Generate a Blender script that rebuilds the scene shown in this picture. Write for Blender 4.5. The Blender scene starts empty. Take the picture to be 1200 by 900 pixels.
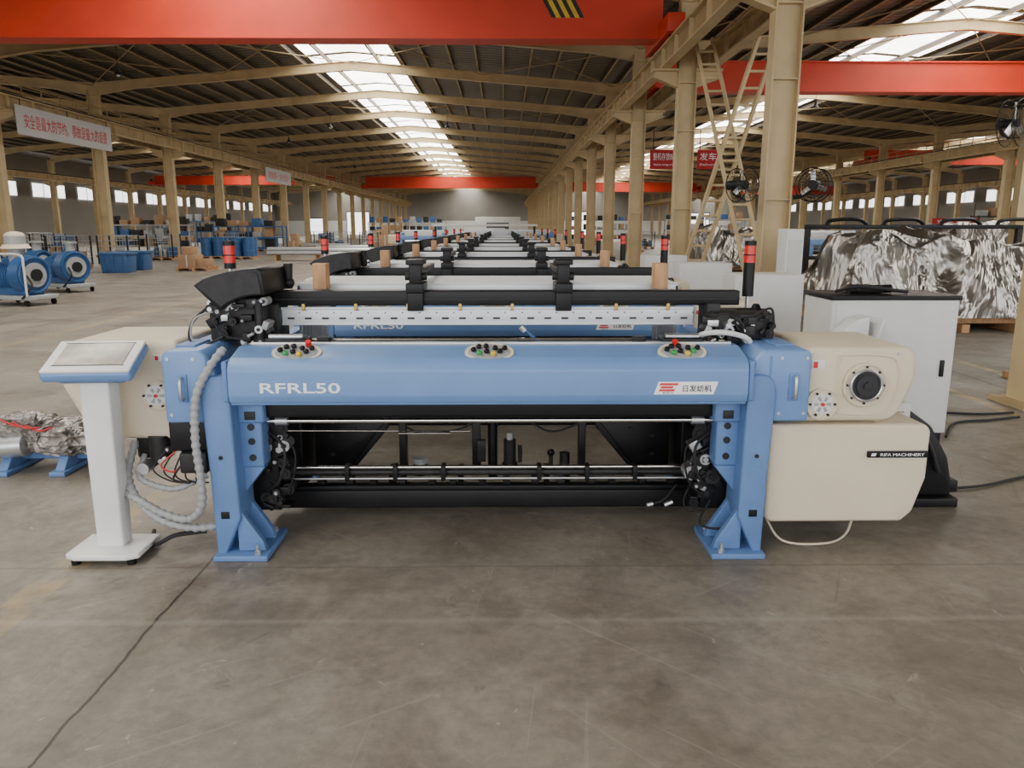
import bpy,bmesh,math,random
from mathutils import Vector,Matrix,Euler,noise
random.seed(7)
R=math.radians
COL=bpy.context.scene.collection

# ------------------------------------------------------------ materials
def pmat(name,col,rough=.5,metal=0,var=.12,scale=6,bump=0,bscale=60,coat=0,emit=0,rvar=.1,stretch=(1,1,1),spec=.5):
    m=bpy.data.materials.new(name); m.use_nodes=True
    nt=m.node_tree; N=nt.nodes; L=nt.links
    b=N['Principled BSDF']
    tc=N.new('ShaderNodeTexCoord'); mp=N.new('ShaderNodeMapping'); mp.inputs['Scale'].default_value=stretch
    L.new(tc.outputs['Object'],mp.inputs['Vector'])
    no=N.new('ShaderNodeTexNoise'); no.inputs['Scale'].default_value=scale; no.inputs['Detail'].default_value=5
    L.new(mp.outputs[0],no.inputs['Vector'])
    cr=N.new('ShaderNodeValToRGB')
    cr.color_ramp.elements[0].position=.3; cr.color_ramp.elements[1].position=.7
    cr.color_ramp.elements[0].color=tuple(max(0,c*(1-var)) for c in col)+(1,)
    cr.color_ramp.elements[1].color=tuple(min(1,c*(1+var)) for c in col)+(1,)
    L.new(no.outputs['Fac'],cr.inputs[0]); L.new(cr.outputs[0],b.inputs['Base Color'])
    mr=N.new('ShaderNodeMapRange'); mr.inputs['To Min'].default_value=max(.02,rough-rvar*rough); mr.inputs['To Max'].default_value=min(1,rough+rvar*rough)
    L.new(no.outputs['Fac'],mr.inputs['Value']); L.new(mr.outputs[0],b.inputs['Roughness'])
    b.inputs['Metallic'].default_value=metal
    b.inputs['Coat Weight'].default_value=coat
    b.inputs['Specular IOR Level'].default_value=spec
    if bump:
        n2=N.new('ShaderNodeTexNoise'); n2.inputs['Scale'].default_value=bscale; n2.inputs['Detail'].default_value=3
        L.new(mp.outputs[0],n2.inputs['Vector'])
        bp=N.new('ShaderNodeBump'); bp.inputs['Strength'].default_value=bump; bp.inputs['Distance'].default_value=.01
        L.new(n2.outputs['Fac'],bp.inputs['Height']); L.new(bp.outputs[0],b.inputs['Normal'])
    if emit:
        L.new(cr.outputs[0],b.inputs['Emission Color']); b.inputs['Emission Strength'].default_value=emit
    return m

BLUE=pmat('loom_blue_paint',(.135,.25,.49),.40,var=.04,coat=.08)
BLUED=pmat('loom_blue_cast',(.105,.20,.42),.5,var=.08,bump=.15)
BEIGE=pmat('beige_textured_cover',(.66,.57,.42),.6,var=.03,bump=.25,bscale=220)
SEAM=pmat('cover_seam',(.22,.19,.14),.7,var=.1)
WHITE=pmat('white_enamel',(.72,.72,.70),.4,var=.03)
LGREY=pmat('light_grey_paint',(.64,.64,.62),.45,var=.04)
BLACK=pmat('black_paint',(.006,.006,.007),.42,var=.3,spec=.3)
DARK=pmat('dark_machined_iron',(.020,.019,.019),.5,metal=.1,var=.4,scale=20,spec=.35)
RUB=pmat('black_rubber',(.010,.010,.010),.7,var=.2)
CHROME=pmat('polished_steel',(.72,.71,.69),.16,metal=1,var=.05)
ALU=pmat('brushed_aluminium',(.56,.57,.58),.35,metal=.85,var=.06)
ALUW=pmat('anodised_aluminium',(.68,.70,.72),.4,metal=.25,var=.04)
HOSE=pmat('grey_corrugated_hose',(.30,.31,.31),.55,var=.08)
REDL=pmat('red_beacon_lens',(.6,.02,.015),.25,var=.1,emit=.08)
RED=pmat('crane_red_paint',(.68,.045,.012),.5,var=.08,scale=1)
REDB=pmat('red_cloth',(.45,.012,.02),.7,var=.1)
CREAM=pmat('cream_steel_paint',(.58,.445,.24),.5,var=.14,scale=1.5)
CREAMD=pmat('cream_steel_paint_dusty',(.42,.31,.16),.6,var=.2,scale=1.2)
WOOD=pmat('raw_wood',(.45,.25,.12),.7,var=.25,scale=5,stretch=(6,6,1),bump=.2)
CARD=pmat('cardboard',(.36,.22,.12),.8,var=.1)
GOLD=pmat('brass_clip',(.5,.33,.08),.4,metal=.6)
YEL=pmat('yellow_paint',(.75,.48,.03),.5)
TXT=pmat('white_lettering',(.85,.85,.85),.5,var=.02)
BTXT=pmat('black_lettering',(.02,.02,.02),.5,var=.02)
RTXT=pmat('red_lettering',(.6,.03,.03),.5,var=.02)
GREEN=pmat('green_button',(.02,.28,.06),.3)
REDBT=pmat('red_button',(.55,.02,.015),.3)
YELBT=pmat('yellow_button',(.65,.42,.02),.3)
BLUEK=pmat('industrial_blue_paint',(.030,.10,.26),.4,var=.15)
FGREY=pmat('blower_flange_grey',(.36,.37,.37),.5,var=.1)
BANW=pmat('white_banner_cloth',(.55,.55,.56),.8,var=.05,scale=1)
SCREEN=pmat('display_film',(.40,.355,.29),.3,var=.3,scale=14)
PURL=pmat('roof_purlin_paint',(.085,.068,.048),.6,var=.2,scale=.7)
GLASSY=pmat('dark_glass',(.03,.03,.035),.12,var=.2)

def foil_mat(name,col,metal,rough,sc,st,stretch=(1,1,1)):
    m=bpy.data.materials.new(name); m.use_nodes=True; N=m.node_tree.nodes; L=m.node_tree.links; b=N['Principled BSDF']
    tc=N.new('ShaderNodeTexCoord'); mp=N.new('ShaderNodeMapping'); mp.inputs['Scale'].default_value=stretch; mp.inputs['Rotation'].default_value=(0,R(24),0)
    L.new(tc.outputs['Object'],mp.inputs[0])
    n=N.new('ShaderNodeTexNoise'); n.inputs['Scale'].default_value=sc; n.inputs['Detail'].default_value=4; n.inputs['Distortion'].default_value=.9; n.inputs['Roughness'].default_value=.5
    L.new(mp.outputs[0],n.inputs['Vector'])
    a=N.new('ShaderNodeMath'); a.operation='SUBTRACT'; a.inputs[1].default_value=.5; L.new(n.outputs['Fac'],a.inputs[0])
    ab=N.new('ShaderNodeMath'); ab.operation='ABSOLUTE'; L.new(a.outputs[0],ab.inputs[0])
    bp=N.new('ShaderNodeBump'); bp.inputs['Strength'].default_value=st; bp.inputs['Distance'].default_value=.5/sc; bp.invert=True
    L.new(ab.outputs[0],bp.inputs['Height']); L.new(bp.outputs[0],b.inputs['Normal'])
    b.inputs['Base Color'].default_value=(*col,1); b.inputs['Metallic'].default_value=metal; b.inputs['Roughness'].default_value=rough
    return m
FOIL=foil_mat('silver_foil_wrap',(.40,.38,.35),.95,.33,1.0,.75,(1.2,1.2,.6))
PLAST=foil_mat('clear_plastic_wrap',(.30,.275,.25),.35,.16,10,.9)

def emis(name,col,st,var=.25,scale=.3):
    m=bpy.data.materials.new(name); m.use_nodes=True; N=m.node_tree.nodes; L=m.node_tree.links
    N.remove(N['Principled BSDF']); o=N['Material Output']
    e=N.new('ShaderNodeEmission'); e.inputs['Strength'].default_value=st
    tc=N.new('ShaderNodeTexCoord'); n=N.new('ShaderNodeTexNoise'); n.inputs['Scale'].default_value=scale
    L.new(tc.outputs['Object'],n.inputs['Vector'])
    cr=N.new('ShaderNodeValToRGB'); cr.color_ramp.elements[0].position=.3; cr.color_ramp.elements[1].position=.65
    cr.color_ramp.elements[0].color=tuple(c*(1-var) for c in col)+(1,); cr.color_ramp.elements[1].color=(*col,1)
    L.new(n.outputs['Fac'],cr.inputs[0]); L.new(cr.outputs[0],e.inputs['Color']); L.new(e.outputs[0],o.inputs['Surface'])
    return m
SKYL=emis('translucent_skylight_sheet',(1,.965,.88),10.5,.35,.5)
WIN=emis('daylit_window_glass',(1,1,1),3.0,.15)

def roof_mat():
    m=bpy.data.materials.new('corrugated_roof_sheet'); m.use_nodes=True; N=m.node_tree.nodes; L=m.node_tree.links; b=N['Principled BSDF']
    tc=N.new('ShaderNodeTexCoord'); w=N.new('ShaderNodeTexWave'); w.bands_direction='Y'; w.inputs['Scale'].default_value=.7
    L.new(tc.outputs['Object'],w.inputs['Vector'])
    n=N.new('ShaderNodeTexNoise'); n.inputs['Scale'].default_value=.4; L.new(tc.outputs['Object'],n.inputs['Vector'])
    cr=N.new('ShaderNodeValToRGB'); cr.color_ramp.elements[0].color=(.10,.078,.055,1); cr.color_ramp.elements[1].color=(.18,.145,.105,1)
    L.new(n.outputs['Fac'],cr.inputs[0]); L.new(cr.outputs[0],b.inputs['Base Color']); b.inputs['Roughness'].default_value=.5
    bp=N.new('ShaderNodeBump'); bp.inputs['Distance'].default_value=.05; bp.inputs['Strength'].default_value=.8
    L.new(w.outputs['Fac'],bp.inputs['Height']); L.new(bp.outputs[0],b.inputs['Normal'])
    return m
ROOF=roof_mat()

def floor_mat():
    m=bpy.data.materials.new('worn_concrete'); m.use_nodes=True; N=m.node_tree.nodes; L=m.node_tree.links; b=N['Principled BSDF']
    tc=N.new('ShaderNodeTexCoord')
    def noi(s,d=8,st=(1,1,1),dist=0,ro=.6,rot=0,off=0):
        mp=N.new('ShaderNodeMapping'); mp.vector_type='TEXTURE'; mp.inputs['Scale'].default_value=tuple(1/q for q in st); mp.inputs['Rotation'].default_value=(0,0,rot)
        mp.inputs['Location'].default_value=(off,off*.7,0); L.new(tc.outputs['Object'],mp.inputs[0])
        n=N.new('ShaderNodeTexNoise'); n.inputs['Scale'].default_value=s; n.inputs['Detail'].default_value=d
        n.inputs['Distortion'].default_value=dist; n.inputs['Roughness'].default_value=ro
        L.new(mp.outputs[0],n.inputs['Vector']); return n.outputs['Fac']
    def ramp(f,p0,c0,p1,c1):
        r=N.new('ShaderNodeValToRGB'); e=r.color_ramp.elements; e[0].position=p0;e[1].position=p1
        e[0].color=(*c0,1) ; e[1].color=(*c1,1); L.new(f,r.inputs[0]); return r.outputs[0]
    def mix(f,a,c,bl='MIX'):
        x=N.new('ShaderNodeMix'); x.data_type='RGBA'; x.blend_type=bl
        if isinstance(f,float): x.inputs[0].default_value=f
        else: L.new(f,x.inputs[0])
        if isinstance(a,tuple): x.inputs[6].default_value=(*a,1)
        else: L.new(a,x.inputs[6])
        if isinstance(c,tuple): x.inputs[7].default_value=(*c,1)
        else: L.new(c,x.inputs[7])
        return x.outputs[2]
    def mth(op,a,c=0,cl=False):
        x=N.new('ShaderNodeMath'); x.operation=op; x.use_clamp=cl
        for i,v in enumerate((a,c)):
            if isinstance(v,(int,float)): x.inputs[i].default_value=v
            else: L.new(v,x.inputs[i])
        return x.outputs[0]
    base=ramp(noi(.8,10,ro=.65),.3,(.175,.150,.118),.72,(.275,.240,.195))
    fine=ramp(noi(14,9,ro=.75),.3,(.74,.74,.74),.7,(1.18,1.18,1.18))
    c=mix(1.0,base,fine,'MULTIPLY')
    st=ramp(noi(1.3,10,(1,1.1,1),.4,.7),.40,(.60,.575,.54),.53,(1,1,1)); c=mix(.72,c,st,'MULTIPLY')
    st2=ramp(noi(2.6,9,(1,1,1),.6,.72,.4,3.1),.54,(0,0,0),.68,(1,1,1)); c=mix(mth('MULTIPLY',st2,.26),c,(.42,.38,.32))
    # scuffs in many directions
    for rot,ss,off in ((.55,(.35,13,1),1),(-.85,(.3,16,1),5),(1.45,(.4,15,1),9),(2.4,(.35,14,1),13)):
        sc=ramp(noi(1.6,4,ss,.25,.6,rot,off),.66,(0,0,0),.70,(1,1,1)); c=mix(mth('MULTIPLY',sc,.17),c,(.44,.40,.34))
    for rot,off in ((1.1,17),(-.35,21)):
        sd=ramp(noi(1.6,4,(.35,14,1),.25,.6,rot,off),.67,(0,0,0),.71,(1,1,1)); c=mix(mth('MULTIPLY',sd,.30),c,(.09,.075,.06))
    spots=ramp(noi(7,3,(1,1,1),1.5,.5),.70,(0,0,0),.73,(1,1,1)); c=mix(mth('MULTIPLY',spots,.35),c,(.50,.46,.40))
    sc2=ramp(noi(3,6,(1,1,1),1.2,.75,0,30),.31,(1,1,1),.38,(0,0,0)); c=mix(mth('MULTIPLY',sc2,.5),c,(.08,.066,.053))
    xyz=N.new('ShaderNodeSeparateXYZ'); L.new(tc.outputs['Object'],xyz.inputs[0]); X,Y=xyz.outputs[0],xyz.outputs[1]
    wob=mth('MULTIPLY',mth('SUBTRACT',noi(3,6),.5),.05)
    def line(co,at,w,soft=.004):
        d=mth('ABSOLUTE',mth('ADD',mth('SUBTRACT',co,at),wob))
        return mth('SUBTRACT',1,mth('DIVIDE',mth('SUBTRACT',d,w),soft,True),True)
    for at in (-7.4,-13.4,4.9,10.6):
        c=mix(mth('MULTIPLY',line(X,at,.004,.02),.7),c,(.05,.04,.035))
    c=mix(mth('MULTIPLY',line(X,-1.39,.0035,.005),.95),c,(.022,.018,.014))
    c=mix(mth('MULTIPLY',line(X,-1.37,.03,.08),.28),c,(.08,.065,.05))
    for at in (3.33,9.3,15.3,21.3):
        c=mix(mth('MULTIPLY',line(Y,at,.003,.010),.4),c,(.08,.07,.055))
    c=mix(mth('MULTIPLY',line(Y,2.83,.004,.025),.22),c,(.42,.38,.32))
    wear=ramp(noi(5,9),.42,(0,0,0),.62,(1,1,1))
    for at,w,k in ((-2.02,.07,.38),(4.3,.05,.75),(5.35,.05,.75),(-6.6,.06,.5)):
        c=mix(mth('MULTIPLY',mth('MULTIPLY',line(X,at,w,.01),wear),k),c,(.50,.34,.11))
    L.new(c,b.inputs['Base Color'])
    r=N.new('ShaderNodeMapRange'); r.inputs['From Min'].default_value=.3; r.inputs['From Max'].default_value=.7; r.inputs['To Min'].default_value=.34; r.inputs['To Max'].default_value=.66
    L.new(noi(1.6,8),r.inputs['Value']); L.new(r.outputs[0],b.inputs['Roughness'])
    b.inputs['Specular IOR Level'].default_value=.42
    bp=N.new('ShaderNodeBump'); bp.inputs['Strength'].default_value=.3; bp.inputs['Distance'].default_value=.004
    L.new(noi(25,8),bp.inputs['Height']); L.new(bp.outputs[0],b.inputs['Normal'])
    return m
FLOOR=floor_mat()

# ------------------------------------------------------------ mesh builder
def catmull(P,n):
    P=[Vector(p) for p in P]; Q=[P[0]*2-P[1]]+P+[P[-1]*2-P[-2]]; out=[]
    for i in range(1,len(Q)-2):
        a,b,c,d=Q[i-1:i+3]
        for k in range(n):
            t=k/n
            out.append(.5*((2*b)+(c-a)*t+(2*a-5*b+4*c-d)*t*t+(3*b-a-3*c+d)*t**3))
    out.append(P[-1]); return out
def resample(P,step):
    out=[P[0]]; need=step
    for a,b in zip(P,P[1:]):
        l=(b-a).length; pos=0
        while l-pos>=need:
            pos+=need; out.append(a.lerp(b,pos/l)); need=step
        need-=(l-pos)
    return out

class M:
    def __init__(s): s.bm=bmesh.new(); s.mats=[]; s.T=Matrix.Identity(4)
    def add(s,b,m):
        if m not in s.mats: s.mats.append(m)
        i=s.mats.index(m)
        for f in b.faces: f.material_index=i
        b.transform(s.T)
        me=bpy.data.meshes.new('t'); b.to_mesh(me); b.free(); s.bm.from_mesh(me); bpy.data.meshes.remove(me)
    def _bev(s,b,bev,seg=3):
        if bev>0: bmesh.ops.bevel(b,geom=b.edges[:],offset=bev,segments=seg,profile=.5,affect='EDGES',clamp_overlap=True)
    def box(s,x0,x1,y0,y1,z0,z1,m,bev=0,rot=None,seg=3):
        b=bmesh.new(); bmesh.ops.create_cube(b,size=1)
        bmesh.ops.scale(b,vec=(abs(x1-x0),abs(y1-y0),abs(z1-z0)),verts=b.verts)
        s._bev(b,bev,seg)
        if rot: b.transform(Euler(rot).to_matrix().to_4x4())
        bmesh.ops.translate(b,vec=((x0+x1)/2,(y0+y1)/2,(z0+z1)/2),verts=b.verts); s.add(b,m)
    def prism(s,pts,ax,a,c,m,bev=0,seg=3):
        b=bmesh.new()
        f=lambda p,t:(t,p[0],p[1]) if ax=='x' else ((p[0],t,p[1]) if ax=='y' else (p[0],p[1],t))
        v0=[b.verts.new(f(p,a)) for p in pts]; v1=[b.verts.new(f(p,c)) for p in pts]; n=len(pts)
        b.faces.new(v0); b.faces.new(v1[::-1])
        for i in range(n): b.faces.new((v0[i],v1[i],v1[(i+1)%n],v0[(i+1)%n]))
        bmesh.ops.recalc_face_normals(b,faces=b.faces); s._bev(b,bev,seg); s.add(b,m)
    def cyl(s,p1,p2,r,m,r2=None,seg=16,bev=0):
        p1=Vector(p1);p2=Vector(p2);d=p2-p1
        b=bmesh.new(); bmesh.ops.create_cone(b,cap_ends=True,segments=seg,radius1=r,radius2=r if r2 is None else r2,depth=d.length)
        b.transform(Matrix.Translation((p1+p2)/2)@d.to_track_quat('Z','Y').to_matrix().to_4x4()); s.add(b,m)
    def sph(s,c,r,m,sc=(1,1,1),seg=12):
        b=bmesh.new(); bmesh.ops.create_uvsphere(b,u_segments=seg,v_segments=max(6,seg//2),radius=r)
        b.transform(Matrix.Translation(c)@Matrix.Diagonal((*sc,1))); s.add(b,m)
    def tube(s,P,r,m,seg=8,n=8,corr=False,step=.009,closed=False):
        if closed: P=[Vector(p) for p in P]
        elif corr: P=resample(catmull(P,16),step)
        else: P=catmull(P,n)
        b=bmesh.new(); rings=[]; N=len(P); up=None
        for i,p in enumerate(P):
            if closed: t=(P[(i+1)%N]-P[i-1]).normalized()
            else: t=(P[min(i+1,N-1)]-P[max(i-1,0)]).normalized()
            if up is None:
                up=t.cross(Vector((0,0,1)));
                if up.length<.1: up=t.cross(Vector((1,0,0)))
                up.normalize()
            up=(up-t*up.dot(t)).normalized(); q=t.cross(up)
            rr=r*(1.0 if not corr else (1.12 if (i//2)%2 else .88))
            rings.append([b.verts.new(p+(up*math.cos(2*math.pi*k/seg)+q*math.sin(2*math.pi*k/seg))*rr) for k in range(seg)])
        for i in range(N if closed else N-1):
            A=rings[i];B=rings[(i+1)%N]
            for k in range(seg): b.faces.new((A[k],A[(k+1)%seg],B[(k+1)%seg],B[k]))
        if not closed: b.faces.new(rings[0][::-1]); b.faces.new(rings[-1])
        bmesh.ops.recalc_face_normals(b,faces=b.faces); s.add(b,m)
    def ring(s,c,r,tr,m,nrm=(0,-1,0),n=28,seg=6,sx=1,sz=1):
        q=Vector(nrm).to_track_quat('Z','Y')
        s.tube([Vector(c)+q@Vector((math.cos(2*math.pi*i/n)*r*sx,math.sin(2*math.pi*i/n)*r*sz,0)) for i in range(n)],tr,m,seg=seg,closed=True)
    def text(s,body,c,w,h,m,rot=(math.pi/2,0,0),ext=.001,bold=0,shear=0):
        cu=bpy.data.curves.new('t','FONT'); cu.body=body; cu.extrude=.002; cu.offset=bold; cu.shear=shear; cu.resolution_u=3
        o=bpy.data.objects.new('t',cu); COL.objects.link(o)
        dg=bpy.context.evaluated_depsgraph_get(); me=bpy.data.meshes.new_from_object(o.evaluated_get(dg))
        b=bmesh.new(); b.from_mesh(me); bpy.data.objects.remove(o); bpy.data.curves.remove(cu); bpy.data.meshes.remove(me)
        if not b.verts: b.free(); return
        xs=[v.co.x for v in b.verts]; ys=[v.co.y for v in b.verts]
        dx=max(xs)-min(xs);dy=max(ys)-min(ys)
        if dx<=0 or dy<=0: b.free(); return
        bmesh.ops.translate(b,vec=(-(max(xs)+min(xs))/2,-(max(ys)+min(ys))/2,0),verts=b.verts)
        bmesh.ops.scale(b,vec=(w/dx,h/dy,ext/.002),verts=b.verts)
        b.transform(Matrix.Translation(c)@Euler(rot).to_matrix().to_4x4()); s.add(b,m)
    def obj(s,name,parent=None,loc=(0,0,0),rz=0,flat=False,ang=38):
        me=bpy.data.meshes.new(name); s.bm.to_mesh(me); s.bm.free()
        for m in s.mats: me.materials.append(m)
        if not flat:
            me.polygons.foreach_set('use_smooth',[True]*len(me.polygons)); me.set_sharp_from_angle(angle=R(ang))
        o=bpy.data.objects.new(name,me); COL.objects.link(o); o.location=loc; o.rotation_euler=(0,0,rz)
        if parent: o.parent=parent
        return o
def dup(o,name,loc,rz=0):
    n=bpy.data.objects.new(name,o.data); COL.objects.link(n); n.location=loc; n.rotation_euler=(0,0,rz); return n

# ------------------------------------------------------------ building
ROWS=[-40.8,-18.0,4.8,27.6,50.4]; D=7.3; KS=list(range(-2,19)); Y0=13.9
YA,YB=-8.0,152.0
m=M(); m.box(-44,54,YA-6,YB,-.3,0,FLOOR); m.obj('floor')
EV,RG=8.0,8.95
def zroof(bayx0,x):
    mid=bayx0+11.4; return RG-(RG-EV)*abs(x-mid)/11.4
m=M(); sk=M()
def quad(mm,p,mat):
    b=bmesh.new(); b.faces.new([b.verts.new(q) for q in p]); mm.add(b,mat)
for x0 in ROWS[:-1]:
    mid=x0+11.4; w=1.9
    for a,c in ((x0,mid-w),(mid+w,x0+22.8)):
        quad(m,[(a,YA,zroof(x0,a)),(c,YA,zroof(x0,c)),(c,YB,zroof(x0,c)),(a,YB,zroof(x0,a))],ROOF)
        quad(m,[(a,YA,zroof(x0,a)+.1),(c,YA,zroof(x0,c)+.1),(c,YB,zroof(x0,c)+.1),(a,YB,zroof(x0,a)+.1)],ROOF)
    y=YA
    while y<YB:
        e=min(y+6.9,YB)
        for a,c in ((mid-w,mid),(mid,mid+w)):
            quad(sk,[(a,y,zroof(x0,a)),(c,y,zroof(x0,c)),(c,e,zroof(x0,c)),(a,e,zroof(x0,a))],SKYL)
            if e<YB:
                f=min(y+7.3,YB)
                quad(m,[(a,e,zroof(x0,a)),(c,e,zroof(x0,c)),(c,f,zroof(x0,c)),(a,f,zroof(x0,a))],ROOF)
        y+=7.3
quad(m,[(-44,YA,7.9),(ROWS[0],YA,EV),(ROWS[0],YB,EV),(-44,YB,7.9)],ROOF)
quad(m,[(ROWS[-1],YA,EV),(54,YA,7.9),(54,YB,7.9),(ROWS[-1],YB,EV)],ROOF)
m.obj('ceiling',flat=True); sk.obj('skylight_window',flat=True)
# purlins
m=M()
for x0 in ROWS[:-1]:
    mid=x0+11.4
    for i in range(-10,11):
        x=mid+i*1.1; z=zroof(x0,x)
        if abs(i)==0: continue
        m.box(x-.03,x+.03,YA,YB,z-.20,z-.03,PURL)
        m.box(x-.03,x+.05,YA,YB,z-.22,z-.19,CREAMD)
m.obj('roof_purlins')
# rafters
m=M()
for sg in (-1,1):
    def P(x,z): return (sg*x,z)
    m.prism([P(0,8.28),P(9.6,7.50),P(11.4,7.2),P(11.4,7.68),P(0,8.62)],'y',-.02,.02,CREAM)
    m.prism([P(0,8.25),P(9.6,7.47),P(11.4,7.17),P(11.4,7.2),P(9.6,7.50),P(0,8.28)],'y',-.11,.11,CREAM)
    m.prism([P(0,8.6),P(11.4,7.66),P(11.4,7.69),P(0,8.63)],'y',-.11,.11,CREAM)
    for i in range(1,5):
        x=sg*i*2.6; m.cyl((x,0,8.3-abs(x)*.085),(x,1.1,8.6-abs(x)*.083),.025,CREAMD,seg=6)
rf=None
for x0 in ROWS[:-1]:
    for k in KS:
        loc=(x0+11.4,Y0+D*k,0)
        if rf is None: rf=m.obj('roof_rafter',loc=loc)
        else: dup(rf,'roof_rafter',loc)
# wind bracing rods
m=M()
for x0 in ROWS[:-1]:
    for k in (1,2,4,7,10,13):
        y=Y0+D*k
        for a in (0,5.7,11.4,17.1):
            za=zroof(x0,x0+a)-.4; zb=zroof(x0,x0+a+5.7)-.4
            m.cyl((x0+a,y,za),(x0+a+5.7,y+D,zb),.02,CREAMD,seg=5); m.cyl((x0+a,y+D,za),(x0+a+5.7,y,zb),.02,CREAMD,seg=5)
m.obj('roof_bracing_rods')
# columns
m=M()
m.box(-.24,-.215,-.16,.16,0,7.4,CREAM); m.box(.215,.24,-.16,.16,0,7.4,CREAM); m.box(-.22,.22,-.015,.015,0,7.4,CREAM)
m.box(-.35,.35,-.25,.25,0,.04,CREAMD)
for z in (2.0,4.0,5.2): m.box(-.22,.22,-.15,.15,z,z+.02,CREAM)
for sg in (-1,1):
    m.prism([(sg*.24,5.15),(sg*.85,5.38),(sg*.85,5.52),(sg*.24,5.52)],'y',-.02,.02,CREAM)
    m.box(min(sg*.24,sg*.9),max(sg*.24,sg*.9),-.16,.16,5.5,5.55,CREAM)
    m.prism([(sg*.24,5.1),(sg*.9,5.34),(sg*.9,5.38),(sg*.24,5.14)],'y',-.14,.14,CREAM)
c0=None
for x in ROWS:
    for k in KS:
        loc=(x,Y0+D*k,0)
        if c0 is None: c0=m.obj('steel_column',loc=loc)
        else: dup(c0,'steel_column',loc)
# crane rails
m=M(); L0=YB-YA-1
m.box(-.15,.15,0,L0,6.02,6.06,CREAM); m.box(-.13,.13,0,L0,5.55,5.59,CREAM); m.box(-.02,.02,0,L0,5.58,6.03,CREAMD)
m.box(-.04,.04,0,L0,6.06,6.14,DARK)
for i in range(int(L0/1.5)): m.box(-.12,.12,i*1.5,i*1.5+.02,5.59,6.02,CREAM)
r0=None
for x in ROWS:
    for sg in (-1,1):
        if x in (ROWS[0],) and sg<0 or x==ROWS[-1] and sg>0: continue
        loc=(x+sg*.6,YA+.5,0)
        if r0 is None: r0=m.obj('crane_runway_beam',loc=loc)
        else: dup(r0,'crane_runway_beam',loc)
m=M()
for z in (6.3,6.6): m.box(-.03,.03,0,L0,z,z+.05,CREAMD)
for i in range(int(L0/1.25)):
    m.box(-.02,.02,i*1.25,i*1.25+.03,5.55,6.63,CREAMD)
c=m.obj('runway_guard_rail',loc=(ROWS[1]+.30,YA+.5,0)); dup(c,'runway_guard_rail',(ROWS[3]-.30,YA+.5,0))
# walls
WL=pmat('painted_wall_panel',(.30,.28,.25),.8,var=.08,scale=.3)
WD=pmat('grey_wall_panel',(.26,.25,.23),.8,var=.1,scale=.3)
m=M(); m.box(-44.2,-44,YA,YB,0,8.2,WL); m.obj('wall_left')
m=M(); m.box(54,54.2,YA,YB,0,8.2,WL); m.obj('wall_right')
m=M(); m.box(-44,54,YB,YB+.2,0,9.2,WL); m.box(-44,54,YB-.05,YB,0,2.6,WHITE); m.obj('wall_back')
m=M(); m.box(-44,54,YA-.2,YA,6.6,9.2,WD); m.box(-44,-26,YA-.2,YA,0,6.6,WD); m.box(36,54,YA-.2,YA,0,6.6,WD)
for x in (-18,4.8): m.box(x-.5,x+.5,YA-.2,YA,0,6.6,WD)
m.obj('wall_front')
for nm,xa,xb,xc in (('window_1',-43.98,-43.9,-43.86),('window_2',53.98,53.9,53.86)):
    m=M()
    for i in range(19):
        y=4+i*7.8
        m.box(min(xa,xb),max(xa,xb),y,y+5.5,4.3,5.5,WIN)
        for q in (0,1.83,3.66,5.5): m.box(min(xa,xc),max(xa,xc),y+q-.04,y+q+.04,4.25,5.55,WHITE)
    m.obj(nm)
for i,(x,w,h) in enumerate(((-28,4.5,4.2),(14.5,4.5,4.2),(-36,3,3),(38,4,4))):
    m=M(); m.box(x-w/2,x+w/2,YB-.12,YB-.06,0,h,WIN)
    for q in (-w/2,w/2-.15): m.box(x+q,x+q+.15,YB-.16,YB-.05,0,h,DARK)
    m.box(x-w/2,x+w/2,YB-.16,YB-.05,h,h+.2,DARK); m.obj('door_%d'%(i+1))
m=M(); m.box(-5,3,140,143,0,3.2,WHITE,.05); m.box(-3,1,139.95,140,1,2.2,GLASSY); m.obj('site_office_booth')

# overhead cranes
def crane(x0,x1,y,name='overhead_crane',hz=False,h=1.15):
    m=M()
    m.box(x0+.1,x1-.1,-.28,.28,6.3,6.3+h,RED); m.box(x0+.1,x1-.1,-.36,.36,6.26,6.32,RED); m.box(x0+.1,x1-.1,-.36,.36,6.3+h,6.35+h,RED)
    for x in (x0,x1):
        m.box(x-.22,x+.22,-1.5,1.5,6.18,6.62,RED,.03)
        for yy in (-1.1,1.1): m.cyl((x-.1,yy,6.27),(x+.1,yy,6.27),.125,DARK)
        m.box(x-.12,x+.12,-1.1,-.8,6.6,6.82,DARK,.02)
    m.box(x0+3,x0+4.2,.3,.7,6.4,6.8,DARK,.03)
    hx=(x0+x1)/2-4
    m.box(hx-.6,hx+.6,.36,.9,6.35,6.9,BLUEK,.03); m.cyl((hx-.5,.6,6.5),(hx+.5,.6,6.5),.2,DARK)
    if hz:
        for i in range(7):
            xa=1.25+i*.12
            m.prism([(xa+.0,6.78),(xa+.12,6.78),(xa-.23,7.4),(xa-.35,7.4)],'y',-.29,-.28,YEL if i%2 else BTXT)
    return m.obj(name,loc=(0,y,0))
crane(-17.4,4.2,21.4,hz=True,h=1.12); crane(5.4,27.0,29.2,h=.95); crane(-17.4,4.2,100,h=1.3); crane(-40.2,-18.6,92,h=.9)
crane(28.2,49.8,62,h=1.0); crane(5.4,27,110); crane(28.2,49.8,118)

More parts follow.
